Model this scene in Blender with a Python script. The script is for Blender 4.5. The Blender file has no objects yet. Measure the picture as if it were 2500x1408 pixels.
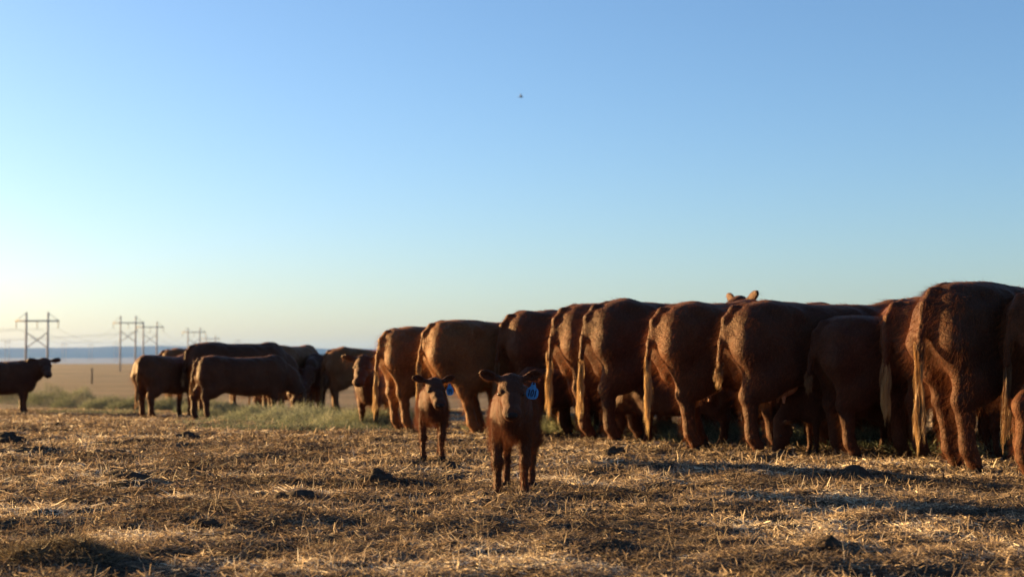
import bpy, math, random
import numpy as np
from mathutils import Vector, Matrix
R = math.radians
random.seed(7); rng = np.random.default_rng(7)
sc = bpy.context.scene

# ------------------------------------------------------------------ camera, sky, sun, exposure
F = 3472.0; HORIZON = 870.0; EYE = 0.87
PITCH = math.atan((HORIZON - 704) / F)
cam_d = bpy.data.cameras.new('camera'); cam = bpy.data.objects.new('camera', cam_d)
sc.collection.objects.link(cam); sc.camera = cam
cam.location = (0, 0, EYE); cam.rotation_euler = (math.pi/2 + PITCH, 0, 0)
cam_d.sensor_width = 36; cam_d.lens = 50; cam_d.clip_start = .05; cam_d.clip_end = 60000
cam_d.dof.use_dof = True; cam_d.dof.focus_distance = 8.9; cam_d.dof.aperture_fstop = 2.6

SUN_EL = R(8.5); SUN_DIR = Vector((-0.88, 0.47, 0)).normalized()
sv = Vector((SUN_DIR.x*math.cos(SUN_EL), SUN_DIR.y*math.cos(SUN_EL), math.sin(SUN_EL)))
world = bpy.data.worlds.new('World'); sc.world = world; world.use_nodes = True
nt = world.node_tree; bg = nt.nodes['Background']
sky = nt.nodes.new('ShaderNodeTexSky'); sky.sky_type = 'NISHITA'; sky.sun_disc = False
sky.sun_elevation = SUN_EL; sky.sun_rotation = math.atan2(SUN_DIR.x, SUN_DIR.y)
sky.air_density = 0.9; sky.dust_density = .85; sky.ozone_density = 3.7
tint = nt.nodes.new('ShaderNodeMix'); tint.data_type = 'RGBA'; tint.blend_type = 'MULTIPLY'; tint.inputs[0].default_value = 1.0
tint.inputs[7].default_value = (1.03, .945, .92, 1); nt.links.new(sky.outputs[0], tint.inputs[6]); nt.links.new(tint.outputs[2], bg.inputs[0]); bg.inputs[1].default_value = 0.05
sun_d = bpy.data.lights.new('sun', 'SUN'); sun = bpy.data.objects.new('sun', sun_d)
sc.collection.objects.link(sun)
sun_d.energy = 5.0; sun_d.angle = R(.55); sun_d.color = (1.0, .64, .25)
sun.rotation_euler = (-sv).to_track_quat('-Z', 'Y').to_euler()
sc.view_settings.view_transform = 'Standard'; sc.view_settings.look = 'None'
sc.view_settings.exposure = 2.48; sc.view_settings.gamma = 1.0
sc.cycles.use_denoising = True
sc.cycles.max_bounces = 6; sc.cycles.volume_bounces = 0
C = sc.collection

# ------------------------------------------------------------------ helpers
def tag(o, label=None, cat=None, group=None, kind=None):
    if label: o['label'] = label
    if cat: o['category'] = cat
    if group: o['group'] = group
    if kind: o['kind'] = kind
    return o
def mesh_np(V, Fa, smooth=False):
    me = bpy.data.meshes.new('mesh'); V = np.asarray(V, np.float32); Fa = np.asarray(Fa, np.int32)
    n, k = Fa.shape
    me.vertices.add(len(V)); me.vertices.foreach_set('co', V.ravel())
    me.loops.add(n*k); me.loops.foreach_set('vertex_index', Fa.ravel())
    me.polygons.add(n); me.polygons.foreach_set('loop_start', np.arange(n, dtype=np.int32)*k)
    if smooth: me.polygons.foreach_set('use_smooth', np.ones(n, bool))
    me.update(calc_edges=True); me.validate(); return me
def obj(name, me, mat=None, parent=None):
    o = bpy.data.objects.new(name, me); C.objects.link(o)
    if mat: me.materials.append(mat)
    if parent: o.parent = parent
    return o
def empty(name, loc, rz=0.0, s=1.0):
    o = bpy.data.objects.new(name, None); C.objects.link(o)
    o.location = loc; o.rotation_euler = (0, 0, rz); o.scale = (s, s, s); o.empty_display_size = .2
    return o
class MB:
    def __init__(s): s.v = []; s.f = []
    def tube(s, pts, rad, n=8, flat=1.0, cap=True):
        pts = [Vector(p) for p in pts]; b = len(s.v)
        if not hasattr(rad, '__len__'): rad = [rad]*len(pts)
        for i, p in enumerate(pts):
            t = (pts[min(i+1, len(pts)-1)] - pts[max(i-1, 0)]).normalized()
            up = Vector((0, 0, 1)) if abs(t.z) < .9 else Vector((0, 1, 0))
            a = t.cross(up).normalized(); c = a.cross(t)
            for k in range(n):
                th = 2*math.pi*k/n
                s.v.append(p + a*math.cos(th)*rad[i] + c*math.sin(th)*rad[i]*flat)
        for i in range(len(pts)-1):
            for k in range(n):
                k2 = (k+1) % n; s.f.append((b+i*n+k, b+i*n+k2, b+(i+1)*n+k2, b+(i+1)*n+k))
        if cap:
            s.f.append(tuple(range(b, b+n))[::-1]); s.f.append(tuple(range(b+(len(pts)-1)*n, b+len(pts)*n)))
    def box(s, c, d, rot=None):
        b = len(s.v)
        for x in (-1, 1):
            for y in (-1, 1):
                for z in (-1, 1):
                    p = Vector((x*d[0]/2, y*d[1]/2, z*d[2]/2))
                    if rot: p = rot @ p
                    s.v.append(p + Vector(c))
        for q in ((0,1,3,2),(4,6,7,5),(0,4,5,1),(2,3,7,6),(0,2,6,4),(1,5,7,3)): s.f.append(tuple(b+i for i in q))
    def build(s, name, mat, parent=None, smooth=True):
        me = bpy.data.meshes.new(name); me.from_pydata([tuple(v) for v in s.v], [], s.f)
        if smooth:
            for p in me.polygons: p.use_smooth = len(p.vertices) == 4
        me.update(); return obj(name, me, mat, parent)

def vnoise(x, y, seed=0):
    x = np.asarray(x, float); y = np.asarray(y, float)
    xi = np.floor(x).astype(np.int64); yi = np.floor(y).astype(np.int64); fx = x-xi; fy = y-yi
    fx = fx*fx*(3-2*fx); fy = fy*fy*(3-2*fy)
    def h(a, b):
        n = (a*374761393 + b*668265263 + seed*974634777) & 0x7fffffff
        n = ((n ^ (n >> 13))*1274126177) & 0x7fffffff
        return ((n ^ (n >> 16)) & 0xffff)/65535.0*2-1
    return (h(xi,yi)*(1-fx)+h(xi+1,yi)*fx)*(1-fy) + (h(xi,yi+1)*(1-fx)+h(xi+1,yi+1)*fx)*fy

PY = [-60, 0, 9, 12.7, 15, 20.5, 30, 40, 85, 150, 289, 370, 900, 1100, 3000, 6000, 12000, 18000, 21000]
PZ = [0, 0, 0, -.06, -.14, -.36, -.52, -.70, -1.42, -2.95, -5.3, -4.7, -5.6, -9, -60, -85, -85, 4, 8]
PY = [y if y <= 9 else y*1.39 for y in PY]; PY[-1] = 22000; PY[-2] = 20000; PY[-3] = 15000
def zprof(Y): return np.interp(Y, PY, PZ)
def pix(px, py, Y):
    u = (px-1250)/F; v = (704-py)/F
    dy = math.cos(PITCH) - v*math.sin(PITCH); dz = math.sin(PITCH) + v*math.cos(PITCH)
    return Vector((u/dy*Y, Y, EYE + dz/dy*Y))
def gpix(px, py):
    """where the sight line through a pixel meets the smooth ground"""
    lo = 2.0
    Y = lo
    while Y < 3000:
        if pix(px, py, Y).z <= zprof(Y): break
        Y *= 1.01
    a, b = Y/1.01, Y
    for _ in range(30):
        m = (a+b)/2
        if pix(px, py, m).z <= zprof(m): b = m
        else: a = m
    p = pix(px, py, b); return p
MOUNDS = [(130,1352,.36,.26,.045), (1340,1345,.85,.20,.06), (600,1275,.6,.3,.06), (60,1110,.5,.35,.10), (2300,1330,.6,.25,.06),
          (1500,1290,.7,.2,.05), (980,1078,.5,.25,.05), (1900,1220,.7,.22,.05), (380,1185,.5,.2,.05), (1650,1375,.6,.2,.06)]
MW = [(gpix(a, b).x, gpix(a, b).y, rx, ry, h) for a, b, rx, ry, h in MOUNDS]
def T(X, Y):
    X = np.asarray(X, float); Y = np.asarray(Y, float)
    z = zprof(Y).astype(float)
    near = np.clip((38-Y)/12, 0, 1)*np.clip((Y+20)/10, 0, 1)
    z = z + near*(.014*vnoise(X*.9+3, Y*1.5, 1) + .013*vnoise(X*2.3, Y*3.1, 2) + .022*vnoise(X*5, Y*6, 3) + .016*vnoise(X*12, Y*13, 4))
    for mx, my, rx, ry, h in MW: z = z + .6*h*np.exp(-((X-mx)/rx)**2-((Y-my)/ry)**2)
    far = np.clip((Y-60)/400, 0, 1)
    z = z + far*(.5*vnoise(X/70, Y/90, 5)) + np.clip((Y-1200)/3000, 0, 1)*(8*vnoise(X/1500, Y/900, 6))
    return z

# ------------------------------------------------------------------ materials
def mat(name): 
    m = bpy.data.materials.new(name); m.use_nodes = True
    n = m.node_tree; return m, n, n.nodes['Principled BSDF']
def ramp(n, fac, stops):
    r = n.nodes.new('ShaderNodeValToRGB'); e = r.color_ramp.elements
    while len(e) < len(stops): e.new(.5)
    for i, (p, c) in enumerate(stops): e[i].position = p; e[i].color = (*c, 1)
    n.links.new(fac, r.inputs[0]); return r.outputs[0]
def noise(n, scale, detail=6, coord='Object', vec=None, rough=.6):
    t = n.nodes.new('ShaderNodeTexNoise'); t.inputs['Scale'].default_value = scale
    t.inputs['Detail'].default_value = detail; t.inputs['Roughness'].default_value = rough
    if vec is None:
        tc = n.nodes.new('ShaderNodeTexCoord'); vec = tc.outputs[coord]
    n.links.new(vec, t.inputs['Vector']); return t.outputs[0]
def mixc(n, a, b, fac, mode='MIX'):
    m = n.nodes.new('ShaderNodeMix'); m.data_type = 'RGBA'; m.blend_type = mode
    for s, v in ((6, a), (7, b)):
        if isinstance(v, tuple): m.inputs[s].default_value = (*v, 1)
        else: n.links.new(v, m.inputs[s])
    if isinstance(fac, float): m.inputs[0].default_value = fac
    else: n.links.new(fac, m.inputs[0])
    return m.outputs[2]
def bump(n, b, h, strength, dist=.02):
    u = n.nodes.new('ShaderNodeBump'); u.inputs['Strength'].default_value = strength; u.inputs['Distance'].default_value = dist
    n.links.new(h, u.inputs['Height']); n.links.new(u.outputs[0], b.inputs['Normal'])

def ground_mat():
    m, n, b = mat('dry_pasture')
    tc = n.nodes.new('ShaderNodeTexCoord')
    fine = noise(n, 45, 8); mid = noise(n, 3.0, 5); big = noise(n, .05, 6)
    c1 = ramp(n, fine, [(.30, (.018,.012,.009)), (.48, (.052,.035,.022)), (.62, (.12,.085,.05)), (.8, (.18,.135,.085))])
    c2 = ramp(n, mid, [(.35, (.50,.45,.40)), (.65, (1.0,1.0,1.0))])
    near = mixc(n, c1, c2, 1.0, 'MULTIPLY')
    st = n.nodes.new('ShaderNodeMapping'); st.inputs['Scale'].default_value = (1, 2.2, 1)
    n.links.new(tc.outputs['Object'], st.inputs[0])
    band = noise(n, .035, 8, vec=st.outputs[0])
    fin2 = noise(n, 1.6, 8, vec=st.outputs[0])
    farc = ramp(n, band, [(.38, (.066,.048,.036)), (.5, (.11,.080,.056)), (.62, (.16,.118,.080))])
    farc = mixc(n, farc, ramp(n, fin2, [(.3, (.6,.58,.55)), (.65, (1,1,1))]), .8, 'MULTIPLY')
    sx = n.nodes.new('ShaderNodeSeparateXYZ'); n.links.new(tc.outputs['Object'], sx.inputs[0])
    mr = n.nodes.new('ShaderNodeMapRange'); mr.inputs[1].default_value = 20; mr.inputs[2].default_value = 38
    n.links.new(sx.outputs[1], mr.inputs[0])
    col = mixc(n, near, farc, mr.outputs[0])
    n.links.new(col, b.inputs['Base Color']); b.inputs['Roughness'].default_value = .95
    b.inputs['Specular IOR Level'].default_value = .15
    bump(n, b, fine, .8, .03); return m
M_GROUND = ground_mat()

def strand_mat(name, stops, trans=.25, rough=.75):
    m, n, b = mat(name)
    a = n.nodes.new('ShaderNodeAttribute'); a.attribute_name = 'tone'
    col = ramp(n, a.outputs['Fac'], stops)
    n.links.new(col, b.inputs['Base Color']); b.inputs['Roughness'].default_value = rough
    b.inputs['Specular IOR Level'].default_value = .25
    tr = n.nodes.new('ShaderNodeBsdfTranslucent'); n.links.new(col, tr.inputs[0])
    mx = n.nodes.new('ShaderNodeMixShader'); mx.inputs[0].default_value = trans
    n.links.new(b.outputs[0], mx.inputs[1]); n.links.new(tr.outputs[0], mx.inputs[2])
    n.links.new(mx.outputs[0], n.nodes['Material Output'].inputs[0]); return m
M_STRAW = strand_mat('straw', [(0, (.032,.023,.018)), (.35, (.125,.088,.058)), (.7, (.30,.215,.138)), (.9, (.48,.37,.245)), (1, (.72,.62,.46))])
M_HAY = strand_mat('green_hay', [(0, (.06,.075,.05)), (.5, (.145,.165,.105)), (.85, (.27,.28,.18)), (1, (.44,.41,.27))])
M_CLUMPHAY = strand_mat('old_hay', [(0, (.03,.024,.018)), (.5, (.08,.06,.038)), (1, (.22,.16,.09))])
M_SWITCH = strand_mat('tail_hair', [(0, (.07,.030,.016)), (.4, (.20,.10,.045)), (.7, (.42,.26,.11)), (1, (.62,.43,.20))], .3, .5)
M_TUFT = strand_mat('coat_tuft', [(0, (.10,.035,.015)), (.5, (.24,.10,.038)), (1, (.42,.21,.08))], .3, .6)

def coat_mat(name, dark, light, bright=None):
    """short woolly coat; used for the skin and for the hairs growing from it"""
    m, n, b = mat(name)
    f = noise(n, 3.2, 6); g = noise(n, 55, 4)
    col = ramp(n, f, [(.3, dark), (.7, light)])
    col = mixc(n, col, ramp(n, g, [(.3, (.55,.5,.48)), (.7, (1.2,1.15,1.1))]), .75, 'MULTIPLY')
    st = n.nodes.new('ShaderNodeMapping'); st.inputs['Scale'].default_value = (7, 7, 1.6)
    tc = n.nodes.new('ShaderNodeTexCoord'); n.links.new(tc.outputs['Object'], st.inputs[0])
    dust = ramp(n, noise(n, 1.0, 7, vec=st.outputs[0], rough=.7), [(.58, (0, 0, 0)), (.76, (.4, .4, .4))])
    col = mixc(n, col, (light[0]*1.1, light[0]*.82, light[0]*.62), dust)       # dried mud and dust in the coat
    skin = col; hi = n.nodes.new('ShaderNodeHairInfo')
    col = mixc(n, skin, mixc(n, skin, (2.7, 2.15, 1.35), 1.0, 'MULTIPLY'), hi.outputs['Is Strand'])   # sunlit rim glow put into the hair colour, paler and more golden than the skin
    n.links.new(col, b.inputs['Base Color']); b.inputs['Roughness'].default_value = .75
    b.inputs['Specular IOR Level'].default_value = .16; b.inputs['Roughness'].default_value = .60; b.inputs['Specular Tint'].default_value = (1.0, .55, .28, 1)
    b.inputs['Sheen Weight'].default_value = .07; b.inputs['Sheen Roughness'].default_value = .30; b.inputs['Sheen Tint'].default_value = (1.0, .50, .22, 1)
    tr = n.nodes.new('ShaderNodeBsdfTranslucent')
    n.links.new(col, tr.inputs[0])
    mx = n.nodes.new('ShaderNodeMixShader')
    mt = n.nodes.new('ShaderNodeMath'); mt.operation = 'MULTIPLY'; mt.inputs[1].default_value = .2
    n.links.new(hi.outputs['Is Strand'], mt.inputs[0]); n.links.new(mt.outputs[0], mx.inputs[0])
    n.links.new(b.outputs[0], mx.inputs[1]); n.links.new(tr.outputs[0], mx.inputs[2])
    n.links.new(mx.outputs[0], n.nodes['Material Output'].inputs[0])
    s2 = n.nodes.new('ShaderNodeMapping'); s2.inputs['Scale'].default_value = (34, 34, 11)
    n.links.new(tc.outputs['Object'], s2.inputs[0]); lk = noise(n, 1.0, 5, vec=s2.outputs[0], rough=.65)
    hh = n.nodes.new('ShaderNodeMath'); hh.operation = 'ADD'; n.links.new(g, hh.inputs[0]); n.links.new(lk, hh.inputs[1])
    bump(n, b, hh.outputs[0], .5, .020); return m
COATS = [coat_mat('red_coat', (.047,.019,.013), (.088,.033,.017)),
         coat_mat('dark_red_coat', (.035,.016,.013), (.064,.026,.016)),
         coat_mat('golden_red_coat', (.084,.037,.018), (.148,.064,.027))]
M_CALF = coat_mat('calf_coat', (.036,.014,.011), (.068,.025,.016))
def plain(name, c, rough=.8, spec=.3, ns=30, amt=.35):
    m, n, b = mat(name)
    g = noise(n, ns, 4)
    col = mixc(n, c, ramp(n, g, [(.3, (1-amt,)*3), (.7, (1+amt*.3,)*3)]), 1.0, 'MULTIPLY')
    n.links.new(col, b.inputs['Base Color']); b.inputs['Roughness'].default_value = rough
    b.inputs['Specular IOR Level'].default_value = spec; return m
M_HOOF = plain('hoof_horn', (.018,.014,.012), .8, .1)
M_EYE = plain('eye', (.008,.006,.005), .35, .3)
M_NOSE = plain('nose_skin', (.022,.016,.016), .8, .08)
M_UDDER = plain('udder_skin', (.50,.27,.20), .6)
M_TAG = plain('blue_plastic', (.045,.19,.42), .5, .3, 30, .45)
M_INK = plain('marker_ink', (.012,.016,.04), .6)
M_WOOD = plain('hazed_pole', (.42,.36,.32), .9, .2, 2)  # pylon wood, with the paleness of distance haze put into its colour
M_POST = plain('dark_post_wood', (.10,.08,.07), .9, .2, 3)
M_STEEL = plain('galvanised', (.22,.20,.19), .6, .4, 2)
M_GLASSI = plain('insulator', (.10,.07,.06), .4, .4, 2)
M_DUNG = plain('manure', (.050,.036,.026), .95, .1, 25, .6)
M_BIRD = plain('bird_feathers', (.12,.12,.13), .8)
M_HILL = plain('far_hill', (.035,.045,.055), .95, .1, .001, .5)

# ------------------------------------------------------------------ ground, one sheet to the horizon
def build_ground():
    rows = list(np.arange(-60, 2, 1.2)) + list(np.arange(2, 22, .045))
    y = 22.0; st = .05
    while y < 22000: rows.append(y); st = max(st*1.03, .05); y += st
    rows.append(22000.0)
    rows = np.array(rows); ncol = 420
    u = np.linspace(-1, 1, ncol); W = np.maximum(10, .55*np.abs(rows)+5.5); W[rows < 2] = np.linspace(60, 10, (rows < 2).sum())
    uu = np.sign(u)*np.abs(u)**1.0
    X = uu[None, :]*W[:, None]; Y = np.repeat(rows[:, None], ncol, 1)
    Z = T(X, Y)
    V = np.stack([X, Y, Z], -1).reshape(-1, 3)
    i = np.arange(len(rows)-1)[:, None]*ncol + np.arange(ncol-1)[None, :]; i = i.ravel()
    Fq = np.stack([i, i+1, i+ncol+1, i+ncol], -1)
    o = obj('ground', mesh_np(V, Fq, True), M_GROUND); tag(o, kind='structure')
build_ground()
def build_hills():
    nx, ny = 260, 40
    xs = np.linspace(-14500, 14500, nx); ys = np.linspace(18400, 21800, ny)
    X, Y = np.meshgrid(xs, ys)
    pxx = 1250 + X/Y*F
    top = np.interp(pxx, [-800, 0, 150, 400, 620, 800, 1100, 1600, 2200, 3300], [862, 850, 848, 844, 845, 850, 853, 856, 852, 858])
    H = (HORIZON-top)/F*19700 + EYE + 7*vnoise(X/500, Y/5000, 11) + 3*vnoise(X/180, Y/900, 12)
    prof = np.clip((Y-18400-250*vnoise(X/700, Y*0, 13)-300)/900, 0, 1); prof = prof**.8
    back = np.clip((21800-Y)/500, 0, 1)
    Z = -60 + (H+60)*prof*back
    V = np.stack([X, Y, Z], -1).reshape(-1, 3)
    i = (np.arange(ny-1)[:, None]*nx + np.arange(nx-1)[None, :]).ravel()
    o = obj('hills', mesh_np(V, np.stack([i, i+1, i+nx+1, i+nx], -1), True), M_HILL); tag(o, kind='structure')
build_hills()

# ------------------------------------------------------------------ strands (straw, hay, tail hair)
def ribbons(P, D, L, Wd, curl, tone, seg=2, side=None, droop=0.0):
    """flat bent ribbons: P start, D unit direction, L length, Wd width"""
    n = len(P); r = np.random.default_rng(n)
    S = np.cross(D, r.normal(size=(n, 3))) if side is None else side
    S /= np.linalg.norm(S, axis=1, keepdims=True)+1e-9
    N = np.cross(D, S)
    cols = []
    for k in range(seg+1):
        t = k/seg
        c = P + D*(L*t)[:, None] + N*(curl*L*t*t)[:, None]
        c[:, 2] -= droop*L*t*t
        w = Wd*(1-.65*t)/2 if k else Wd*.35
        cols.append(c - S*w[:, None]); cols.append(c + S*w[:, None])
    V = np.stack(cols, 1).reshape(-1, 3); m = 2*(seg+1)
    b = (np.arange(n)*m)[:, None]
    Fq = np.concatenate([b + np.array([[2*k, 2*k+1, 2*k+3, 2*k+2]]) for k in range(seg)], 0)
    me = mesh_np(V, Fq)
    at = me.attributes.new('tone', 'FLOAT', 'POINT'); at.data.foreach_set('value', np.repeat(tone, m).astype(np.float32))
    return me
def dirs(n, elmin, elmax, r=rng):
    az = r.uniform(0, 2*np.pi, n); el = np.radians(r.uniform(elmin, elmax, n))
    return np.stack([np.cos(az)*np.cos(el), np.sin(az)*np.cos(el), np.sin(el)], -1)
def build_straw():
    n = 900000
    # density falls with distance
    Y = 5.0*(36/5.0)**rng.uniform(0, 1, n)**.92
    X = rng.uniform(-1, 1, n)*(.40*Y+.6)
    # straw gathers into wads
    keep = (vnoise(X*1.7, Y*2.6, 21) + .6*vnoise(X*5, Y*6, 22) + rng.uniform(-.8, .8, n)) > -.45
    X, Y = X[keep], Y[keep]; n = len(X)
    wad = vnoise(X*3.1, Y*4.2, 23)*.6 + vnoise(X*1.1, Y*1.6, 24)*.5
    lift = np.clip(wad, 0, 1)*.06*rng.uniform(0, 1, n)
    P = np.stack([X, Y, T(X, Y)+.002+lift], -1)
    D = dirs(n, -8, 20); st = rng.uniform(0, 1, n) < .04
    D[st] = dirs(st.sum(), 40, 80)
    sc_ = np.clip(Y/8, .8, 2.6)
    L = rng.gamma(3.0, .0095, n)*np.clip(sc_, .8, 1.3)+.012; L = np.clip(L, .01, .13)
    W = rng.uniform(.0022, .0080, n)*sc_
    big = rng.uniform(0, 1, n) < .05; W[big] *= 1.9; 
    tone = np.clip(rng.beta(2.4, 1.8, n) + .38*vnoise(X*1.6, Y*2.2, 25) + .22*vnoise(X*5, Y*7, 26) - .08, 0, 1)
    o = obj('straw', ribbons(P, D, L, W, rng.uniform(-.5, .5, n), tone), M_STRAW)
    tag(o, 'trampled dry yellow straw littering the whole pasture floor', 'straw', kind='stuff')
    # sparse long bent stalks
    n = 900
    Y = 5.0*(19/5.0)**rng.uniform(0, 1, n)**.85; X = rng.uniform(-1, 1, n)*(.40*Y+.3)
    P = np.stack([X, Y, T(X, Y)+.005], -1)
    o = obj('dry_grass', ribbons(P, dirs(n, 5, 70), rng.uniform(.05, .13, n), rng.uniform(.002, .0035, n), rng.uniform(-.7, .7, n), rng.uniform(.45, 1, n), seg=5), M_STRAW)
    tag(o, 'thin dead grass stalks standing out of the straw', 'grass', kind='stuff')
build_straw()

def heap(n, cx, cy, rx, ry, h, L0, L1, w, m, name, ang=0.0, elr=(-30, 70), tlo=0, thi=1, seg=3):
    a = rng.uniform(0, 2*np.pi, n); r = np.sqrt(rng.uniform(0, 1, n))
    x = r*np.cos(a); y = r*np.sin(a)
    lump = .75+.35*vnoise(x*3+cx, y*3+cy, 31)
    z = h*np.clip(1-r*r, 0, 1)**.8*lump*rng.uniform(0, 1, n)**.35
    X = cx + x*rx*math.cos(ang) - y*ry*math.sin(ang); Y = cy + x*rx*math.sin(ang) + y*ry*math.cos(ang)
    P = np.stack([X, Y, T(X, Y)+z], -1)
    return P, dirs(n, *elr), rng.uniform(L0, L1, n), rng.uniform(.6, 1.3, n)*w, rng.uniform(-.8, .8, n), rng.uniform(tlo, thi, n)
def build_windrow():
    """the fed out green hay, a loose low row the herd stands along"""
    parts = []
    pts = [(-60,972),(30,985),(110,992),(190,995),(260,998),(330,1000),(420,1002),(500,1008),(560,1020),(640,1030),(720,1034),(800,1040),(880,1044),(950,1046)]
    for k, (a, b) in enumerate(pts):
        p = gpix(a, b); 
        h = .62 if a < 200 else (.36 if a < 560 else .28)
        parts.append(heap(5200, p.x, p.y+.2, .75, .65, h, .05, .17, .0055, None, ''))
    for k in range(14):            # carries on in front of the main row of cattle
        t = k/13; X = -.4 + t*5.9; Y = 18.2 - t*7.0
        parts.append(heap(3600, X+.4, Y, .65, .5, .24, .05, .14, .006, None, ''))
    for (a, b) in ((560,1036),(700,1050),(840,1052),(620,1046),(770,1050),(300,1010),(180,1008)):
        p = gpix(a, b); parts.append(heap(1600, p.x, p.y, .9, .5, .08, .04, .1, .005, None, '', thi=.8))
    A = [np.concatenate([q[i] for q in parts]) for i in range(6)]
    A[5] = np.clip(A[5]*.8 + .25*vnoise(A[0][:,0]*1.5, A[0][:,1]*1.5, 33)+.05, 0, 1)
    o = obj('hay', ribbons(*A, seg=2), M_HAY); tag(o, 'loose green hay fed out in a low row among the cattle', 'hay', kind='stuff')
build_windrow()

# ------------------------------------------------------------------ bodies: one continuous surface from a blended distance field
class Field:
    def __init__(s, lo, hi, res):
        s.lo = np.array(lo, float); s.res = res
        s.n = np.ceil((np.array(hi)-s.lo)/res).astype(int)+1
        s.f = np.full(s.n, .5, np.float32)
    def _slice(s, lo, hi):
        a = np.maximum(np.floor((np.array(lo)-s.lo)/s.res).astype(int), 0)
        b = np.minimum(np.ceil((np.array(hi)-s.lo)/s.res).astype(int)+1, s.n)
        if np.any(b <= a): return None
        g = [s.lo[i]+np.arange(a[i], b[i])*s.res for i in range(3)]
        X, Y, Z = np.meshgrid(*g, indexing='ij', sparse=True)
        return (slice(a[0], b[0]), slice(a[1], b[1]), slice(a[2], b[2])), X, Y, Z
    def _join(s, sl, d, k):
        o = s.f[sl]; d = d.astype(np.float32)
        if k < 0:                                   # carve
            k = -k; h = np.clip(.5-.5*(o+d)/k, 0, 1); s.f[sl] = o*(1-h)+(-d)*h+k*h*(1-h); return
        h = np.clip(.5+.5*(o-d)/k, 0, 1); s.f[sl] = o*(1-h)+d*h-k*h*(1-h)
    def rc(s, a, b, ra, rb, k=.05, sy=1.0):
        a = np.array(a, float); b = np.array(b, float); m = max(ra, rb)*max(1, sy)+max(k, .02)*1.5+s.res*2
        q = s._slice(np.minimum(a, b)-m, np.maximum(a, b)+m)
        if q is None: return
        sl, X, Y, Z = q; d = b-a; L = (d*d).sum()+1e-9
        t = np.clip(((X-a[0])*d[0]+(Y-a[1])*d[1]+(Z-a[2])*d[2])/L, 0, 1)
        dist = np.sqrt((X-a[0]-t*d[0])**2+((Y-a[1]-t*d[1])/sy)**2+(Z-a[2]-t*d[2])**2)-(ra+(rb-ra)*t)
        s._join(sl, dist*min(1, sy), k)
    def path(s, pts, rad, k=.05, sy=1.0):
        for i in range(len(pts)-1): s.rc(pts[i], pts[i+1], rad[i], rad[i+1], k, sy)
    def el(s, c, r, k=.05, M=None):
        c = np.array(c, float); r = np.array(r, float); M = np.eye(3) if M is None else np.array(M)
        m = r.max()+abs(k)*1.5+s.res*2; q = s._slice(c-m, c+m)
        if q is None: return
        sl, X, Y, Z = q; X = X-c[0]; Y = Y-c[1]; Z = Z-c[2]
        U = [M[0, i]*X+M[1, i]*Y+M[2, i]*Z for i in range(3)]
        k0 = np.sqrt(sum((U[i]/r[i])**2 for i in range(3))); k1 = np.sqrt(sum((U[i]/r[i]**2)**2 for i in range(3)))+1e-6
        s._join(sl, k0*(k0-1)/k1, k)
    def loft(s, st, k=.05, p=2.7):
        st = np.array(st, float); x, zt, zb, hw = st.T
        m = .08; q = s._slice((x[0]-m, -hw.max()-m, zb.min()-m), (x[-1]+m, hw.max()+m, zt.max()+m))
        sl, X, Y, Z = q; xc = np.clip(X, x[0], x[-1]); xs = np.linspace(x[0], x[-1], 200)
        def sm(v):                                   # smooth interpolation
            w = np.interp(xs, x, v); kk = np.ones(9)/9; w2 = np.convolve(np.pad(w, 4, 'edge'), kk, 'valid'); return np.interp(xc, xs, w2)
        a, b, h = sm(zt), sm(zb), sm(hw); hh = (a-b)/2; cz = (a+b)/2
        f = ((np.abs(Y)/h)**p+(np.abs(Z-cz)/hh)**p)**(1/p)-1
        s._join(sl, f*np.minimum(hh, h)+np.abs(X-xc), k)
    def mesh(s):
        f = s.f; neg = f < 0; n = s.n
        cx = np.zeros(n-1, np.int32)
        cor = [(i, j, k) for i in (0, 1) for j in (0, 1) for k in (0, 1)]
        for i, j, k in cor: cx += neg[i:n[0]-1+i, j:n[1]-1+j, k:n[2]-1+k]
        act = (cx > 0) & (cx < 8); idx = np.full(n-1, -1, np.int64); I = np.argwhere(act); idx[act] = np.arange(len(I))
        acc = np.zeros((len(I), 3)); cnt = np.zeros(len(I))
        for a in range(8):
            for b in range(a+1, 8):
                ca, cb = np.array(cor[a]), np.array(cor[b])
                if np.abs(ca-cb).sum() != 1: continue
                ia, ib = I+ca, I+cb; fa = f[ia[:,0], ia[:,1], ia[:,2]]; fb = f[ib[:,0], ib[:,1], ib[:,2]]
                m = (fa < 0) != (fb < 0); t = fa[m]/(fa[m]-fb[m])
                acc[m] += ca+(cb-ca)*t[:, None]; cnt[m] += 1
        V = s.lo+(I+acc/cnt[:, None])*s.res
        Fs = []
        for ax in range(3):
            u, v = (ax+1) % 3, (ax+2) % 3
            sa = [slice(1, -1)]*3; sb = [slice(1, -1)]*3; sa[ax] = slice(0, -1); sb[ax] = slice(1, None)
            na, nb = neg[tuple(sa)], neg[tuple(sb)]
            for fl in (0, 1):
                E = np.argwhere((na & ~nb) if fl == 0 else (~na & nb))
                E = E+1; E[:, ax] -= 1
                q = []
                for du, dv in ((-1,-1),(0,-1),(0,0),(-1,0)):
                    c = E.copy(); c[:, u] += du; c[:, v] += dv; q.append(idx[c[:,0], c[:,1], c[:,2]])
                q = np.stack(q if fl == 0 else q[::-1], -1); Fs.append(q)
        Fq = np.concatenate(Fs); Fq = Fq[(Fq >= 0).all(1)]
        return V, Fq
def frame(fwd, up=(0, 0, 1)):
    f = Vector(fwd).normalized(); l = Vector(up).cross(f).normalized(); u = f.cross(l)
    return np.array([[f.x, l.x, u.x], [f.y, l.y, u.y], [f.z, l.z, u.z]])

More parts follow.
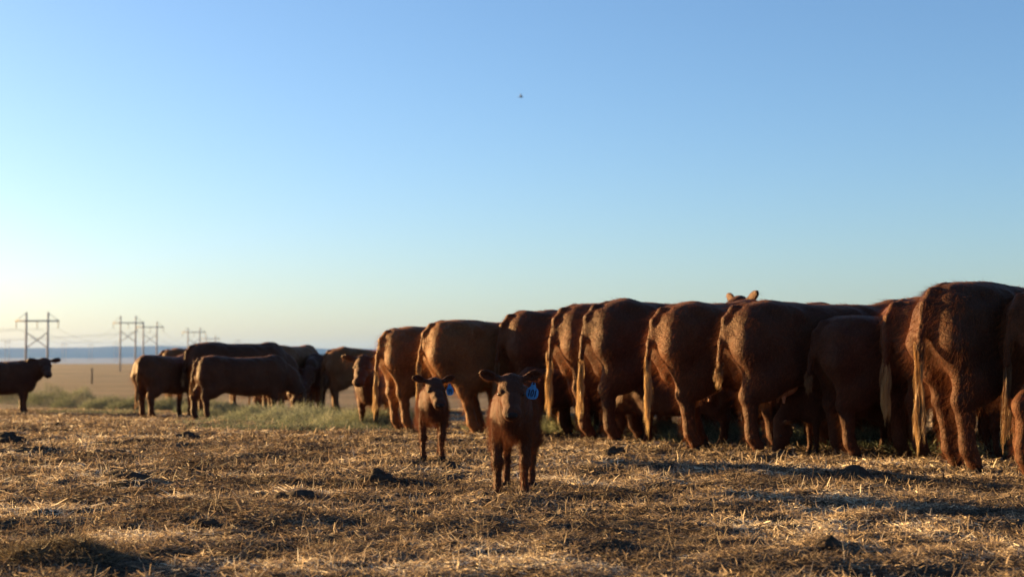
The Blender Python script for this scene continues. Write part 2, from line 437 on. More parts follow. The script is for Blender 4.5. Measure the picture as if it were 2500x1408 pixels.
def head_prims(fd, o, M, s, wide=1.0, ear=(1.0, 0.0), calf=False, fine=False):
    """o poll position, M columns nose/left/up, s scale"""
    o = np.array(o, float)
    def P(x, y, z): return o+M@(np.array([x, y*wide, z])*s)
    fd.el(P(.07, 0, -.05), np.array((.15, .105*wide, .115))*s, .05*s, M)
    fd.el(P(.0, 0, .0), np.array((.08, .085*wide, .075))*s, .05*s, M)
    fd.path([P(.10, 0, -.07), P(.27, 0, -.085), P(.40, 0, -.10)], [.095*s*wide, .072*s*wide, .062*s*wide], .04*s)
    fd.el(P(.42, 0, -.105), np.array((.075, .078*wide, .062))*s, .03*s, M)
    fd.el(P(.445, 0, -.125), np.array((.055, .064*wide, .05))*s, .02*s, M)
    fd.path([P(.04, 0, -.16), P(.22, 0, -.175), P(.40, 0, -.165)], [.075*s, .052*s, .035*s], .04*s)
    for e in (-1, 1):
        fd.el(P(.09, e*.06, -.135), np.array((.10, .045, .08))*s, .04*s, M)
        fd.el(P(.155, e*.082, -.025), np.array((.045, .03, .03))*s, .025*s, M)
        ea = M@np.array([-.18, e*math.cos(ear[1]), math.sin(ear[1])])     # outward ear axis
        fo = M@np.array([.9, -e*.2, .15]); Me = frame(ea, fo)
        fd.rc(P(-.02, e*.085, .0), P(-.03, e*.085, .0)+ea*.06*s, .035*s, .03*s, .03*s)
        L = .115*s*ear[0]; ctr = P(-.03, e*.085, .0)+ea*(.035*s+L)
        th = max(.022*s, fd.res*.95)
        fd.el(ctr, (L, .062*s*ear[0]*(1.1 if calf else 1), th), .015*s, Me)
        if fine:
            fd.el(ctr+fo*(th*1.0), (L*.74, .040*s*ear[0], th*.95), -.006, Me)
            fd.el(P(.165, e*.108, -.045), np.array((.028, .016, .018))*s, -.008, M)
            fd.el(P(.50, e*.040, -.085), np.array((.02, .014, .012))*s, -.006, M)
    if fine: fd.el(P(.50, 0, -.148), np.array((.05, .06, .004))*s, -.006, M)
    return P

def leg_hind(fd, x, y, dx, w=1.0, h=1.0, t=1.0):
    """top pieces at fixed hip, lower pieces swung by dx. Returns foot."""
    e = 1 if y > 0 else -1
    hip = (x+.10, y*.95, 1.02*h); stf = (x+.24+dx*.25, y*1.12, .74*h); hock = (x-.075+dx*.85, y*.98, .50*h)
    fd.rc(hip, stf, .20*w, .135*w, .10, .75)
    fd.path([(x-.10, y*.8, 1.14*h), (x-.115, y*.95, .92*h), (x-.06, y*1.0, .70*h)], [.115*w, .13*w, .09*w], .08)
    fd.path([stf, (x+.06+dx*.5, y*1.05, .62*h), hock], [.150*w, .112*w*t, .066*w*t], .08, .8)
    fd.path([(x-.05+dx*.4, y, .72*h), (hock[0]-.02, hock[1], hock[2]+.03)], [.07*w, .040*w*t], .06, .8)
    fet = (x-.04+dx, y*.97, .15*h)
    fd.path([hock, (hock[0]*.6+fet[0]*.4+.005, y*.98, .36*h), (fet[0]-.01, fet[1], .22*h), fet], [.062*w*t, .049*w*t, .044*w*t, .050*w*t], .03)
    foot = (x+dx+.01, y*.97, .065*h); fd.rc(fet, foot, .044*w*t, .046*w*t, .02)
    return (x+dx+.02, y*.97, 0)
def leg_front(fd, x, y, dx, w=1.0, h=1.0, t=1.0):
    sh = (x+.06, y*.95, .92*h); el = (x-.02+dx*.1, y*1.02, .70*h); kn = (x+.01+dx*.6, y*.92, .42*h)
    fd.path([sh, el], [.17*w, .10*w], .09, .7)
    fd.path([el, (x+dx*.35, y*.96, .56*h), kn], [.095*w, .064*w*t, .056*w*t], .06, .85)
    fet = (x+dx, y*.92, .14*h)
    fd.path([kn, (x+dx*.8, y*.92, .30*h), fet], [.055*w*t, .040*w*t, .044*w*t], .03)
    fd.rc(fet, (x+.03+dx, y*.92, .06*h), .042*w*t, .045*w*t, .02)
    return (x+.035+dx, y*.92, 0)
def hoof(par, f, s=1.0):
    """cloven hoof: two claws"""
    b = bmesh_claws(f, s); o = b.build('hoof', M_HOOF, par); return o
def bmesh_claws(f, s):
    m = MB()
    for e in (-1, 1):
        c = Vector((f[0], f[1]+e*.024*s, 0))
        m.tube([c+Vector((-.012, 0, .085))*s, c+Vector((0, 0, .05))*s, c+Vector((.012, 0, .012))*s, c+Vector((.014, 0, -.012))*s], [.026*s, .033*s, .037*s, .037*s], 10)
    return m
def fur(o, count, length, seed, root=.0016, lean=(-.35, 0, -.55), rnd=.35):
    md = o.modifiers.new('coat', 'PARTICLE_SYSTEM'); ps = o.particle_systems[-1]; st = ps.settings
    ps.seed = seed; st.type = 'HAIR'; st.count = int(count*.5); st.hair_length = length; st.hair_step = 3
    st.emit_from = 'FACE'; st.use_emit_random = True; st.use_even_distribution = True
    st.use_advanced_hair = True; k = length*1.1; st.normal_factor = .45*k
    st.object_align_factor = tuple(c*k for c in lean); st.factor_random = rnd*k; st.brownian_factor = .0
    st.length_random = .6; st.render_step = 2; st.display_step = 2
    st.root_radius = root/.01*1.0; st.tip_radius = .15*root/.01; st.radius_scale = .01; st.shape = 0
    st.child_type = 'NONE'
    ps.vertex_group_length = 'fur' if 'fur' in o.vertex_groups else ''
def fur_group(o, V, fn):
    vg = o.vertex_groups.new(name='fur'); w = np.clip(fn(V), 0, 1); q = np.round(w*10)/10
    for val in np.unique(q):
        vg.add(np.nonzero(q == val)[0].tolist(), float(max(val, .05)), 'REPLACE')

def switch(par, pts, n, L, spread, tone=(.2, 1), name='tail_switch', m=None, w=.0032):
    """the brush of long hair at the tail end: locks that cling, wave and fray"""
    r = np.random.default_rng(int(n+L*1000+abs(pts[0][0])*5000))
    a = np.array(pts[0]); b = np.array(pts[1]); d = b-a; dl = np.linalg.norm(d); du = d/dl
    nl = max(6, n//26); lt = r.uniform(-.2, .75, nl); la = r.uniform(0, 6.28, nl); ls = r.uniform(.2, 1, nl); lw = r.uniform(-1, 1, nl); ll = r.uniform(.55, 1.1, nl)
    lk = r.integers(0, nl, n); t = lt[lk]+r.normal(size=n)*.04
    off = np.stack([np.cos(la), np.sin(la), 0*la], -1)[lk]*(ls[lk]*spread)[:, None]+r.normal(size=(n, 3))*.006
    P0 = a[None]+d[None]*t[:, None]+off*.8
    Lh = L*ll[lk]*r.uniform(.7, 1.05, n)*(1-.35*np.clip(t, 0, 1)); seg = 6; cols = []
    S = r.normal(size=(n, 3)); S -= (S@du)[:, None]*du[None]; S /= np.linalg.norm(S, axis=1, keepdims=True)
    W = r.uniform(.6, 1.3, n)*w; ph = r.uniform(-.5, .5, n)
    out = off/np.maximum(np.linalg.norm(off, axis=1, keepdims=True), 1e-5)
    for k in range(seg+1):
        q = k/seg
        c = P0+du[None]*(Lh*q)[:, None]+out*(spread*(.9*q-.75*q*q)+.010*np.sin(6*q+lw[lk]*4+ph))[:, None]
        c = c+np.stack([np.cos(la+1.5), np.sin(la+1.5), 0*la], -1)[lk]*(.020*lw[lk]*q*q)[:, None]
        ww = (W*(1-.7*q)/2)[:, None]; cols += [c-S*ww, c+S*ww]
    mm = 2*(seg+1); V = np.stack(cols, 1).reshape(-1, 3); bb = (np.arange(n)*mm)[:, None]
    me = mesh_np(V, np.concatenate([bb+np.array([[2*k, 2*k+1, 2*k+3, 2*k+2]]) for k in range(seg)], 0))
    tn = np.clip(tone[0]+(tone[1]-tone[0])*(.4*np.clip(t, 0, 1)+.6*r.uniform(0, 1, nl)[lk]*.7+.2*r.uniform(0, 1, n)), 0, 1)
    at = me.attributes.new('tone', 'FLOAT', 'POINT'); at.data.foreach_set('value', np.repeat(tn, mm).astype(np.float32))
    return obj(name, me, m or M_SWITCH, par)

ADULT = [(-.20,1.24,.88,.14), (-.15,1.315,.74,.19), (-.05,1.35,.68,.245), (.10,1.36,.64,.275), (.28,1.36,.60,.29), (.50,1.335,.55,.32),
         (.85,1.325,.50,.355), (1.1,1.33,.50,.33), (1.32,1.35,.54,.28), (1.48,1.30,.58,.23), (1.60,1.18,.66,.17)]
MAIN = 'red cattle standing side by side at the hay'
def cow(label, foot, yaw, s=1.0, head='graze', legs=(0, 0, 0, 0), tail=0.0, tail_len=1.0, udder=False, coat=0, res=.019, slim=1.0, deep=1.0,
        hair=14000, group='cattle feeding along the hay', name='cow', cat='cow', near=True, loc=None, hdir=None, z=None, hs=1.12, wide=1.0, ear=(1.0, 0.0), swl=1.0, tuft=.5, fl=.034, swt=(.1,.8), tailx=-.035):
    """foot = ground point of the hind foot nearest the camera (right hind when near) ; yaw from +x ; legs = swing of left hind, right hind, left front, right front"""
    Y = .155*slim
    fd = Field((-.62, -.62, -.0), (2.62 if head != 'none' else 1.8, .62, 1.75), res)
    st = [(x, zt, 1.0-(1.0-zb)*deep if zb < 1 else zb, hw*slim) for x, zt, zb, hw in ADULT]
    vr = np.random.default_rng(len(label)*7+int(abs(yaw)*100))
    st = [(x, zt+vr.normal()*.012, zb+vr.normal()*.02, hw*(1+.05*vr.normal())) for x, zt, zb, hw in st]
    if group == MAIN and abs(legs[1]) < .3: legs = tuple(l+vr.uniform(-.07, .07) for l in legs[:2])+legs[2:]
    fd.loft(st, .05)
    feet = [leg_hind(fd, 0, Y, legs[0], slim, 1, 1.25), leg_hind(fd, 0, -Y, legs[1], slim, 1, 1.25), leg_front(fd, 1.36, Y, legs[2], slim, 1, 1.2), leg_front(fd, 1.36, -Y, legs[3], slim, 1, 1.2)]
    for e in (-1, 1):
        fd.el((.24, e*.20*slim, 1.22), (.10, .06, .05), .10)        # hooks
        fd.el((1.30, e*.2*slim, 1.02), (.18, .08, .24), .08)        # shoulder blade
    fd.el((1.5, 0, .70), (.14, .12, .14), .10)                       # brisket
    # tail root and tail, still part of the body
    tp = [(-.08, 0, 1.315), (-.20, tail*.15, 1.27), (-.262+tailx*.3, tail*.4, 1.18), (-.29+tailx*.7, tail*.7, .98), (-.30+tailx, tail, .80*1+.0)]
    fd.path(tp, [.036, .037, .034, .030, .025], .03)
    if head == 'graze':
        hd = hdir or (.42, 0, -.90); o_ = (1.98, 0, .52); nk = [(1.42, 0, 1.12), (1.72, 0, .92), (1.95, 0, .60)]
    elif head == 'low':
        hd = hdir or (.75, .1, -.66); o_ = (2.02, 0, .98); nk = [(1.42, 0, 1.14), (1.75, 0, 1.08), (1.97, 0, .94)]
    elif head == 'level':
        hd = hdir or (.9, .1, -.42); o_ = (1.90, 0, 1.33); nk = [(1.40, 0, 1.06), (1.66, 0, 1.13), (1.84, 0, 1.24)]
    else:
        hd = hdir or (.9, .1, -.42); o_ = (1.92, 0, 1.50); nk = [(1.42, 0, 1.12), (1.70, 0, 1.28), (1.88, 0, 1.42)]
    if head != 'none':
        nr = [.27, .23, .16] if head == 'level' else [.24*slim, .185*slim, .13]
        fd.path(nk, nr, .10, .72)
        fd.path([(1.5, 0, .86), tuple(np.array(nk[1])-np.array((.02, 0, .13))), tuple(np.array(nk[2])-np.array((-.03, 0, .08)))], [.17, .15, .12] if head == 'level' else [.14, .12, .095], .08, .6)
        Mh = frame(hd); Ph = head_prims(fd, o_, Mh, hs, wide, ear)
    V, Fq = fd.mesh()
    # woolly unevenness
    c, sn = math.cos(yaw), math.sin(yaw)
    nf = np.array([0, -Y if near else Y]) + np.array([legs[1] if near else legs[0], 0])
    loc = Vector(loc) if loc is not None else Vector((foot.x-s*(nf[0]*c-nf[1]*sn), foot.y-s*(nf[0]*sn+nf[1]*c), foot.z if z is None else z))
    root = empty(name, loc, yaw, s); tag(root, label, cat, group)
    r = np.random.default_rng(len(V)); k = 1.0
    nn = .010*vnoise(V[:, 0]*9+V[:, 1]*7, V[:, 2]*9+V[:, 1]*5, 41)+.005*vnoise(V[:, 0]*23+V[:, 1]*19, V[:, 2]*21, 42)
    V = V.copy(); cy = np.sign(V[:, 1]); V[:, 1] += nn*cy; V[:, 2] += nn*.6*(V[:, 2] > .9)
    body = obj('body', mesh_np(V, Fq, True), COATS[coat], root)
    if hair:
        fur_group(body, V, lambda v: np.where(v[:, 2] < .55, .35+.5*np.clip(v[:, 2]/.55, 0, 1), .60+.22*vnoise(v[:,0]*6, v[:,2]*6, 43)+.38*np.clip((v[:,2]-1.15)/.15, 0, 1)+.2*(v[:,0] < -.1))*np.where(v[:, 0] > 1.95, .5, 1))
        fur(body, hair, fl, int(len(V) % 1000), root=.0014)
    for f in feet: hoof(root, f, 1.0)
    a = np.array(tp[-1]); b = a+np.array((-.01, tail*.1, -.45*tail_len))
    switch(root, [tuple(a), tuple(b)], 520, .42*swl, .034, swt)
    if tuft:
        switch(root, [(-.24+tailx*.3, tail*.4, 1.16), tuple(a)], int(900*tuft), .17, .026, (0, .8), 'tail_fringe', M_TUFT, .0025)
    if udder:
        f2 = Field((-.1, -.25, .3), (.55, .25, .75), .012)
        f2.el((.22, 0, .60), (.19, .13, .115), .04); f2.el((.10, 0, .62), (.11, .12, .12), .05)
        for x, y in ((.12, .06), (.12, -.06), (.25, .065), (.25, -.065)): f2.rc((x, y, .53), (x-.005, y*1.1, .445), .022, .013, .02)
        v2, q2 = f2.mesh(); obj('udder', mesh_np(v2, q2, True), M_UDDER, root)
    if head != 'none':
        for e in (-1, 1):
            m = MB(); p = Ph(.158, e*.098, -.038)
            me = bpy.data.meshes.new('eye')
            import bmesh
            bm = bmesh.new(); bmesh.ops.create_uvsphere(bm, u_segments=12, v_segments=8, radius=.02); bm.to_mesh(me); bm.free()
            eo = obj('eye', me, M_EYE, root); eo.location = p
        bm = bmesh.new(); bmesh.ops.create_uvsphere(bm, u_segments=16, v_segments=10, radius=1.0)
        bmesh.ops.transform(bm, matrix=Matrix([list(Mh[i]*np.array((.033, .058, .040)))+[Ph(.478, 0, -.098)[i]] for i in range(3)]+[[0, 0, 0, 1]]), verts=bm.verts)
        me = bpy.data.meshes.new('nose'); bm.to_mesh(me); bm.free()
        for p_ in me.polygons: p_.use_smooth = True
        obj('nose', me, M_NOSE, root)
    return root
import bmesh

def fp(px, py): 
    p = gpix(px, py); p.z = float(T(p.x, p.y)); return p
def sized(px_h, p): return px_h/F*p.y/1.37          # scale that gives a cow of px_h picture pixels tall at p

MAIN = 'red cattle standing side by side at the hay'
def row(label, fx, fy, top, yaw, **k):
    p = fp(fx, fy); s = (fy-top)/F*p.y/1.36
    k.setdefault('group', MAIN); return cow(label, p, R(yaw), s, **k)
row('big dark red cow with thick tail, the one nearest the right end of the row', 2375, 1158, 696, 26, legs=(.10,.0,0,0), tail=-.02, coat=1, hair=34000, res=.017, swl=1.15, tuft=1, fl=.038, slim=1.0, swt=(.2,1))
row('partly seen reddish cow cut off by the right edge of the picture', 2512, 1168, 700, 26, legs=(0,-.30,0,0), coat=0, hair=24000)
row('red cow whose pale tail hangs just left of the biggest cow', 2255, 1122, 716, 28, coat=0, hair=24000, tail=-.05, tail_len=.8, swl=.9, swt=(.45,1))
row('cow mostly hidden, its golden lit rump showing beside a short dark heifer', 2215, 1098, 735, 16, coat=2, hair=16000, tail=.1, legs=(0,.0,0,0), slim=1.05)
row('short dark heifer, lowest back among the right part of the row', 2085, 1118, 768, 10, coat=1, hair=22000, tail_len=.3, swl=.35, tail=.02, deep=.97)
row('long dark cow with a drooping udder, two ears showing above its back', 1848, 1113, 738, 12, coat=1, hair=28000, udder=True, legs=(.25,0,0,0), tail_len=.35, swl=.4)
row('dark red cow with bright yellow tail brush and pale teats showing', 1695, 1103, 744, 14, coat=0, hair=24000, udder=True, legs=(.28,.0,0,0), swl=1.1, swt=(.55,1))
row('dark cow with frayed golden tail end, second cow right of the tagged calves', 1500, 1087, 738, 16, coat=1, hair=24000, legs=(.3,0,.1,0), swl=1.0, udder=True, swt=(.5,1))
row('narrow rumped cow with frayed tail directly right of the larger calf', 1438, 1077, 742, 20, coat=0, hair=20000, legs=(.05,0,0,0), swl=.95, swt=(.5,1))
row('small greyish red heifer squeezed between two larger cows', 1385, 1066, 815, 15, coat=0, hair=10000, tail_len=.5, swl=.5)
row('shaded cow with tufts of rough hair along its back behind the larger calf', 1292, 1066, 760, 18, coat=0, hair=16000, tail_len=.6)
row('brown cow with a golden lit rump seen between the two calves', 1160, 1063, 781, 14, coat=2, hair=18000, legs=(.45,.3,0,0), tail=.04, swl=1.1, swt=(.45,1))
row('woolly golden backed cow at the left end of the long row', 999, 1056, 800, 24, coat=2, hair=18000, legs=(.0,0,0,0), swt=(.45,1))

# cattle on the far side of the hay, facing the row, added to block light under the bellies; only legs and shadowed fronts show between the others
FAR = 'cattle on the far side of the hay'
LB = ['dark legs seen under the belly of the cow with the frayed golden tail end', 'dark shape seen under the cow with bright yellow tail brush',
      'shadowed front of a cow under the long dark cow', 'shadowed cow behind the legs of the short dark heifer', 'shadowed cow behind the legs of the biggest cow',
      'legs of a cow seen behind the brown cow between the calves', 'shadowed cow beyond the hay at the right edge of the picture']
for k, t in enumerate((.30, .42, .54, .66, .78, .12, .90)):
    X = .3+t*5.9; Y = 18.4-t*7.0; yw = R(196+6*math.sin(k*2.1)); sc_ = .90 if k != 5 else .82
    ox = X-1.95*math.cos(yw)*sc_; oy = Y-1.95*math.sin(yw)*sc_
    cow(LB[k], None, yw, sc_, loc=(ox, oy, float(T(ox, oy))), coat=1, hair=6000, res=.024, group=FAR, legs=(.1,-.1,.15,-.1), tuft=0)
X, Y = (1808-1250)/F*16.2, 16.2; yw = R(204); ox = X-1.9*math.cos(yw); oy = Y-1.9*math.sin(yw)
cow('cow behind the long dark cow, only its ears and poll showing above the backs', None, yw, 1.0, loc=(ox, oy, -.03), coat=1, hair=12000, head='up', ear=(.85, .42), group=FAR, tuft=0, hdir=(.95, 0, -.3))

# calves and small animals added in the shadow under and behind the row to darken its gaps
for l, fx, fy, top, yw, hd_ in (('small calf in shadow under the cow with the frayed golden tail end', 1570, 1070, 905, 12, 'graze'),
        ('dark calf half hidden behind the cow with bright yellow tail brush', 1765, 1088, 905, 160, 'graze'),
        ('dark calf in shadow under the long dark cow', 1925, 1094, 915, 20, 'graze'), ('dark calf in shadow right of the short dark heifer', 2150, 1104, 915, 195, 'graze'),
        ('dark calf in shadow under the biggest cow', 2440, 1122, 905, 10, 'graze'), ('dark calf behind the legs of the narrow rumped cow', 1450, 1066, 900, 200, 'graze')):
    row(l, fx, fy, top, yw, coat=1, hair=7000, res=.024, tuft=0, swl=.3, tail_len=.3, group='calves in the shade of the row', slim=.85, name='small_calf', cat='calf', deep=.9)

# the loose bunch on the left
BUNCH = 'loose bunch of cattle on the left'
def beast(label, fx, fy, top, yaw, **k):
    p = fp(fx, fy); s = (fy-top)/F*p.y/1.36; k.setdefault('group', BUNCH); k.setdefault('res', .024); k.setdefault('hair', 9000); k.setdefault('fl', .035)
    return cow(label, p, R(yaw), s, **k)
beast('dark young animal in front of the bunch, low back, standing broadside', 510, 1027, 868, 22, coat=1, hair=14000, res=.02, legs=(-.22,0,0,0), tail_len=.5, swl=.5)
beast('largest dark cow of the left bunch with a long arched back', 498, 1019, 836, 36, coat=1, tail_len=.4, swl=.4, hair=14000)
beast('reddish young animal at the left of the bunch turning its head back', 350, 1020, 864, 68, coat=0, hair=14000, res=.02, head='low', hdir=(.08,-.80,-.50), hs=1.25, wide=1.15, legs=(.1,0,0,0), near=False)
beast('golden backed animal behind the one turning its head', 420, 1000, 850, 20, coat=2)
beast('round rumped cow with rough golden back behind the dark young animal', 690, 1008, 842, 72, coat=2, hair=10000)
def facing(label, fx, fy, s, yaw, **k):
    """front feet midpoint under the pixel"""
    p = fp(fx, fy); y = R(yaw); k.setdefault('group', BUNCH); k.setdefault('res', .02); k.setdefault('hair', 12000)
    return cow(label, None, y, s, loc=(p.x-1.38*s*math.cos(y), p.y-1.38*s*math.sin(y), p.z), **k)
facing('dark faced animal looking out from the middle of the bunch', 768, 1006, .98, -96, coat=1, head='low', hdir=(.80, .05, -.62), hs=1.25, wide=1.2, slim=.92)
facing('young animal at the right of the bunch staring at the camera, chest edge lit', 900, 1047, .62, -97, coat=0, head='up', hdir=(.80,-.02,-.62), hs=1.35, wide=1.25, slim=1.05, hair=14000)
beast('golden backed animal seen just behind the staring one', 826, 1008, 850, 12, coat=2, head='graze')
beast('small calf whose lit legs show beneath the dark young animal', 630, 1008, 925, 12, coat=2, hair=6000)
beast('dark animal standing apart at the left edge of the picture', -80, 1009, 880, 2, deep=1.08, coat=1, head='level', hdir=(.42,-.80,-.42), hs=1.2, wide=1.2, hair=12000, group='', near=True)

# ------------------------------------------------------------------ the two tagged calves
CALF = [(-.19,1.16,.98,.10), (-.13,1.24,.86,.14), (-.03,1.28,.80,.165), (.12,1.31,.78,.175), (.35,1.31,.75,.185),
        (.65,1.29,.73,.200), (.90,1.30,.75,.19), (1.08,1.32,.78,.175), (1.2,1.27,.82,.15), (1.29,1.16,.88,.11)]
GLY = {'0': [[(.5,1),(.12,.85),(0,.5),(.12,.15),(.5,0),(.88,.15),(1,.5),(.88,.85),(.5,1)]], '1': [[(.25,.8),(.5,1),(.5,0)]],
       '4': [[(.1,1),(0,.45),(.95,.5)], [(.9,1),(.8,0)]]}
def calf(label, p, yaw, s, number, look, poll, hs, gait, tilt, legs_y=.16, hair=60000):
    fd = Field((-.45, -.75, 0), (2.05, .75, 1.85), .0135)
    fd.loft(CALF, .05)
    W = .60
    feet = [leg_hind(fd, 0, legs_y, gait[0], W, 1, 1.5), leg_hind(fd, 0, -legs_y, gait[1], W, 1, 1.5),
            leg_front(fd, 1.05, legs_y*1.08, gait[2], W, 1, 1.5), leg_front(fd, 1.05, -legs_y*1.08, gait[3], W, 1, 1.5)]
    for f in feet[2:]: fd.el((f[0]-.035, f[1], .43), (.062, .066, .07), .04)
    fd.el((1.20, 0, .92), (.11, .09, .15), .10)
    for e in (-1, 1): fd.el((1.02, e*.15, .98), (.15, .08, .22), .10)
    tp = [(-.06, 0, 1.24), (-.2, 0, 1.20), (-.25, .0, 1.05), (-.26, .0, .80)]; fd.path(tp, [.05, .04, .032, .025], .03)
    pl = Vector(poll); Mh = frame(look, (tilt, 0, 1))
    b = pl+Vector((-.06, 0, -.10))
    fd.path([(1.05, 0, 1.08), (1.22, pl.y*.4, 1.20), tuple(b)], [.17, .145, .125], .10, .8)
    fd.path([(1.15, 0, .92), (1.28, pl.y*.5, 1.06), (b.x+.06, b.y, b.z-.10)], [.145, .125, .10], .10, .8)
    Ph = head_prims(fd, poll, Mh, hs, 1.26, (.84, .26), calf=True, fine=True)
    V, Fq = fd.mesh()
    root = empty('calf', p, yaw, s); tag(root, label, 'calf', 'ear tagged calves')
    cy = np.sign(V[:, 1]); nn = .009*vnoise(V[:, 0]*12+V[:, 1]*9, V[:, 2]*12, 51)+.006*vnoise(V[:, 0]*30+V[:, 1]*24, V[:, 2]*26, 52)
    hd = np.linalg.norm(V-np.array(Ph(.2, 0, -.08)), axis=1) < .42*hs
    V = V.copy(); V[:, 1] += np.where(hd, 0, nn*cy)
    body = obj('body', mesh_np(V, Fq, True), M_CALF, root)
    mz = np.array(Ph(.47, 0, -.11)); 
    fur_group(body, V, lambda v: np.where(np.linalg.norm(v-mz, axis=1) < .13*hs, .08, np.where(np.linalg.norm(v-np.array(Ph(.3, 0, -.08)), axis=1) < .28*hs, .15,
              np.where(np.linalg.norm((v-np.array(Ph(.05, 0, -.02))), axis=1) < .42*hs, .25, np.where(v[:, 2] < .6, .40, 1.0))+.25*vnoise(v[:, 0]*7+v[:, 1]*9, v[:, 2]*7, 53))))
    fur(body, hair, .020, 5, root=.0018, lean=(-.15, 0, -.62), rnd=.30)
    for f in feet: hoof(root, f, 1.15)
    for e in (-1, 1):
        bm = bmesh.new(); bmesh.ops.create_uvsphere(bm, u_segments=16, v_segments=10, radius=.021*hs); me = bpy.data.meshes.new('eye'); bm.to_mesh(me); bm.free()
        for q in me.polygons: q.use_smooth = True
        eo = obj('eye', me, M_EYE, root); eo.location = Ph(.174, e*.094, -.046)
    bm = bmesh.new(); bmesh.ops.create_uvsphere(bm, u_segments=20, v_segments=12, radius=1.0)
    bmesh.ops.transform(bm, matrix=Matrix([list(Mh[i]*np.array((.030, .060, .036))*hs)+[Ph(.476, 0, -.092)[i]] for i in range(3)]+[[0, 0, 0, 1]]), verts=bm.verts)
    me = bpy.data.meshes.new('nose'); bm.to_mesh(me); bm.free()
    for q in me.polygons: q.use_smooth = True
    nose = obj('nose', me, M_NOSE, root)
    for e in (-1, 1):
        bm = bmesh.new(); bmesh.ops.create_uvsphere(bm, u_segments=10, v_segments=8, radius=1.0)
        bmesh.ops.transform(bm, matrix=Matrix([list(Mh[i]*np.array((.010, .013, .010))*hs)+[Ph(.503, e*.028, -.086)[i]] for i in range(3)]+[[0, 0, 0, 1]]), verts=bm.verts)
        me = bpy.data.meshes.new('nostril'); bm.to_mesh(me); bm.free(); obj('nostril', me, M_EYE, nose)
    switch(root, [(-.26, 0, .85), (-.27, 0, .62)], 200, .22, .02)
    # ear tag hangs from the calf's left ear
    c = Ph(-.02, .185, -.02)+Mh@np.array([.045, 0, 0]); tw, th = (.070, .088) if number == '101' else (.060, .092)
    pts = []
    for q in range(24):
        a = 2*math.pi*q/24; ca, sa = math.cos(a), math.sin(a)
        pts.append((math.copysign(abs(ca)**.75, ca)*tw, math.copysign(abs(sa)**.75, sa)*th*.8))
    bm = bmesh.new(); fr = [bm.verts.new((.006, x, z-th*1.25)) for x, z in pts]; bk = [bm.verts.new((-.006, x, z-th*1.25)) for x, z in pts]
    bm.faces.new(fr); bm.faces.new(bk[::-1])
    for q in range(24): bm.faces.new((fr[q], bk[q], bk[(q+1) % 24], fr[(q+1) % 24]))
    nb = [(-.035, -.55), (-.018, .12), (.018, .12), (.035, -.55)]
    f2 = [bm.verts.new((.0085, x, z*th)) for x, z in nb]; b2 = [bm.verts.new((-.0085, x, z*th)) for x, z in nb]
    bm.faces.new(f2[::-1]); bm.faces.new(b2)
    for q in range(4): bm.faces.new((f2[q], f2[(q+1) % 4], b2[(q+1) % 4], b2[q]))
    bmesh.ops.recalc_face_normals(bm, faces=bm.faces)
    me = bpy.data.meshes.new('ear_tag'); bm.to_mesh(me); bm.free()
    tg = obj('ear_tag', me, M_TAG, root); tg.location = tuple(c); tg.rotation_euler = (R(-8 if number == '101' else 4), R(-6), R(0))
    bm = bmesh.new(); bmesh.ops.create_uvsphere(bm, u_segments=12, v_segments=8, radius=.014); me = bpy.data.meshes.new('stud'); bm.to_mesh(me); bm.free()
    sd = obj('stud', me, M_INK, tg); sd.location = (.010, 0, -.002)
    m = MB(); w = tw*(.46 if len(number) == 3 else .62); h = th*.92; x0 = -w*len(number)/2*1.12+w*.06
    for d in number:
        for st in GLY[d]:
            q = [(.0075, x0+gx*w*.78+w*.1+(gy-.5)*.008, -th*1.27+(gy-.5)*h) for gx, gy in st]
            m.tube(q, .0065, 6)
        x0 += w*1.12
    m.build('number', M_INK, tg)
    return root
def calf_at(fx, fy, s, yaw):
    """front feet midpoint under a pixel"""
    p = fp(fx, fy); return (p.x-1.09*s*math.cos(R(yaw)), p.y-1.09*s*math.sin(R(yaw)), p.z)
calf('larger red calf with round blue ear tag numbered 101, staring at the camera', calf_at(1248, 1214, .535, -95), R(-95), .535, '101', (.80, .10, -.52), (1.36, .02, 1.37), 1.12, (0, .02, .0, .03), .0)
calf('smaller red calf with blue ear tag numbered 44, standing behind and left', calf_at(1056, 1130, .49, -86), R(-86), .49, '44', (.82, .20, -.50), (1.36, .02, 1.36), 1.15, (.05, 0, .0, -.04), .0, hair=50000)

# ------------------------------------------------------------------ power line pylons, wires, posts
def pylon(label, px, base, sep_px, top, group='two pole pylons of the power line', detail=True):
    D = 6.1/sep_px*F; X = (px-1250)/F*D; zb = EYE-(base-HORIZON)/F*D; H = (base-top)/F*D
    r = empty('pylon', (X, D, zb-.3)); tag(r, label, 'pylon', group); hs = 3.05; H += .3
    for e in (-1, 1):
        m = MB(); m.tube([(e*hs, 0, 0), (e*hs, 0, H*.5), (e*hs, 0, H)], [.36, .32, .26], 10); m.build('pole', M_WOOD, r)
    z = H-(H*.125)
    m = MB()
    for y in (-.3, .3): m.box((0, y, z), (12.2, .16, .42))
    m.build('crossarm', M_WOOD, r)
    if detail:
        m = MB()
        m.tube([(-hs, .1, z-3.2), (hs, .1, z-7.6)], .14, 6); m.tube([(hs, -.1, z-3.2), (-hs, -.1, z-7.6)], .14, 6); m.build('brace', M_WOOD, r)
        for e in (-1, 1):
            m = MB(); m.tube([(e*hs, 0, H-.2), (e*6, 0, z+.1)], .07, 6); m.build('stay', M_STEEL, r)
    for x in (-5.9, 0, 5.9):
        m = MB(); n = 8
        pts = [(x, 0, z-.2-1.9*i/15) for i in range(16)]; m.tube(pts, [.16 if i % 2 else .07 for i in range(16)], 8); m.build('insulator', M_GLASSI, r)
    return (X, D, zb-.3+z-2.1)
P1 = pylon('nearest two pole pylon, far left above the lone animal', 91, 930, 53, 762)
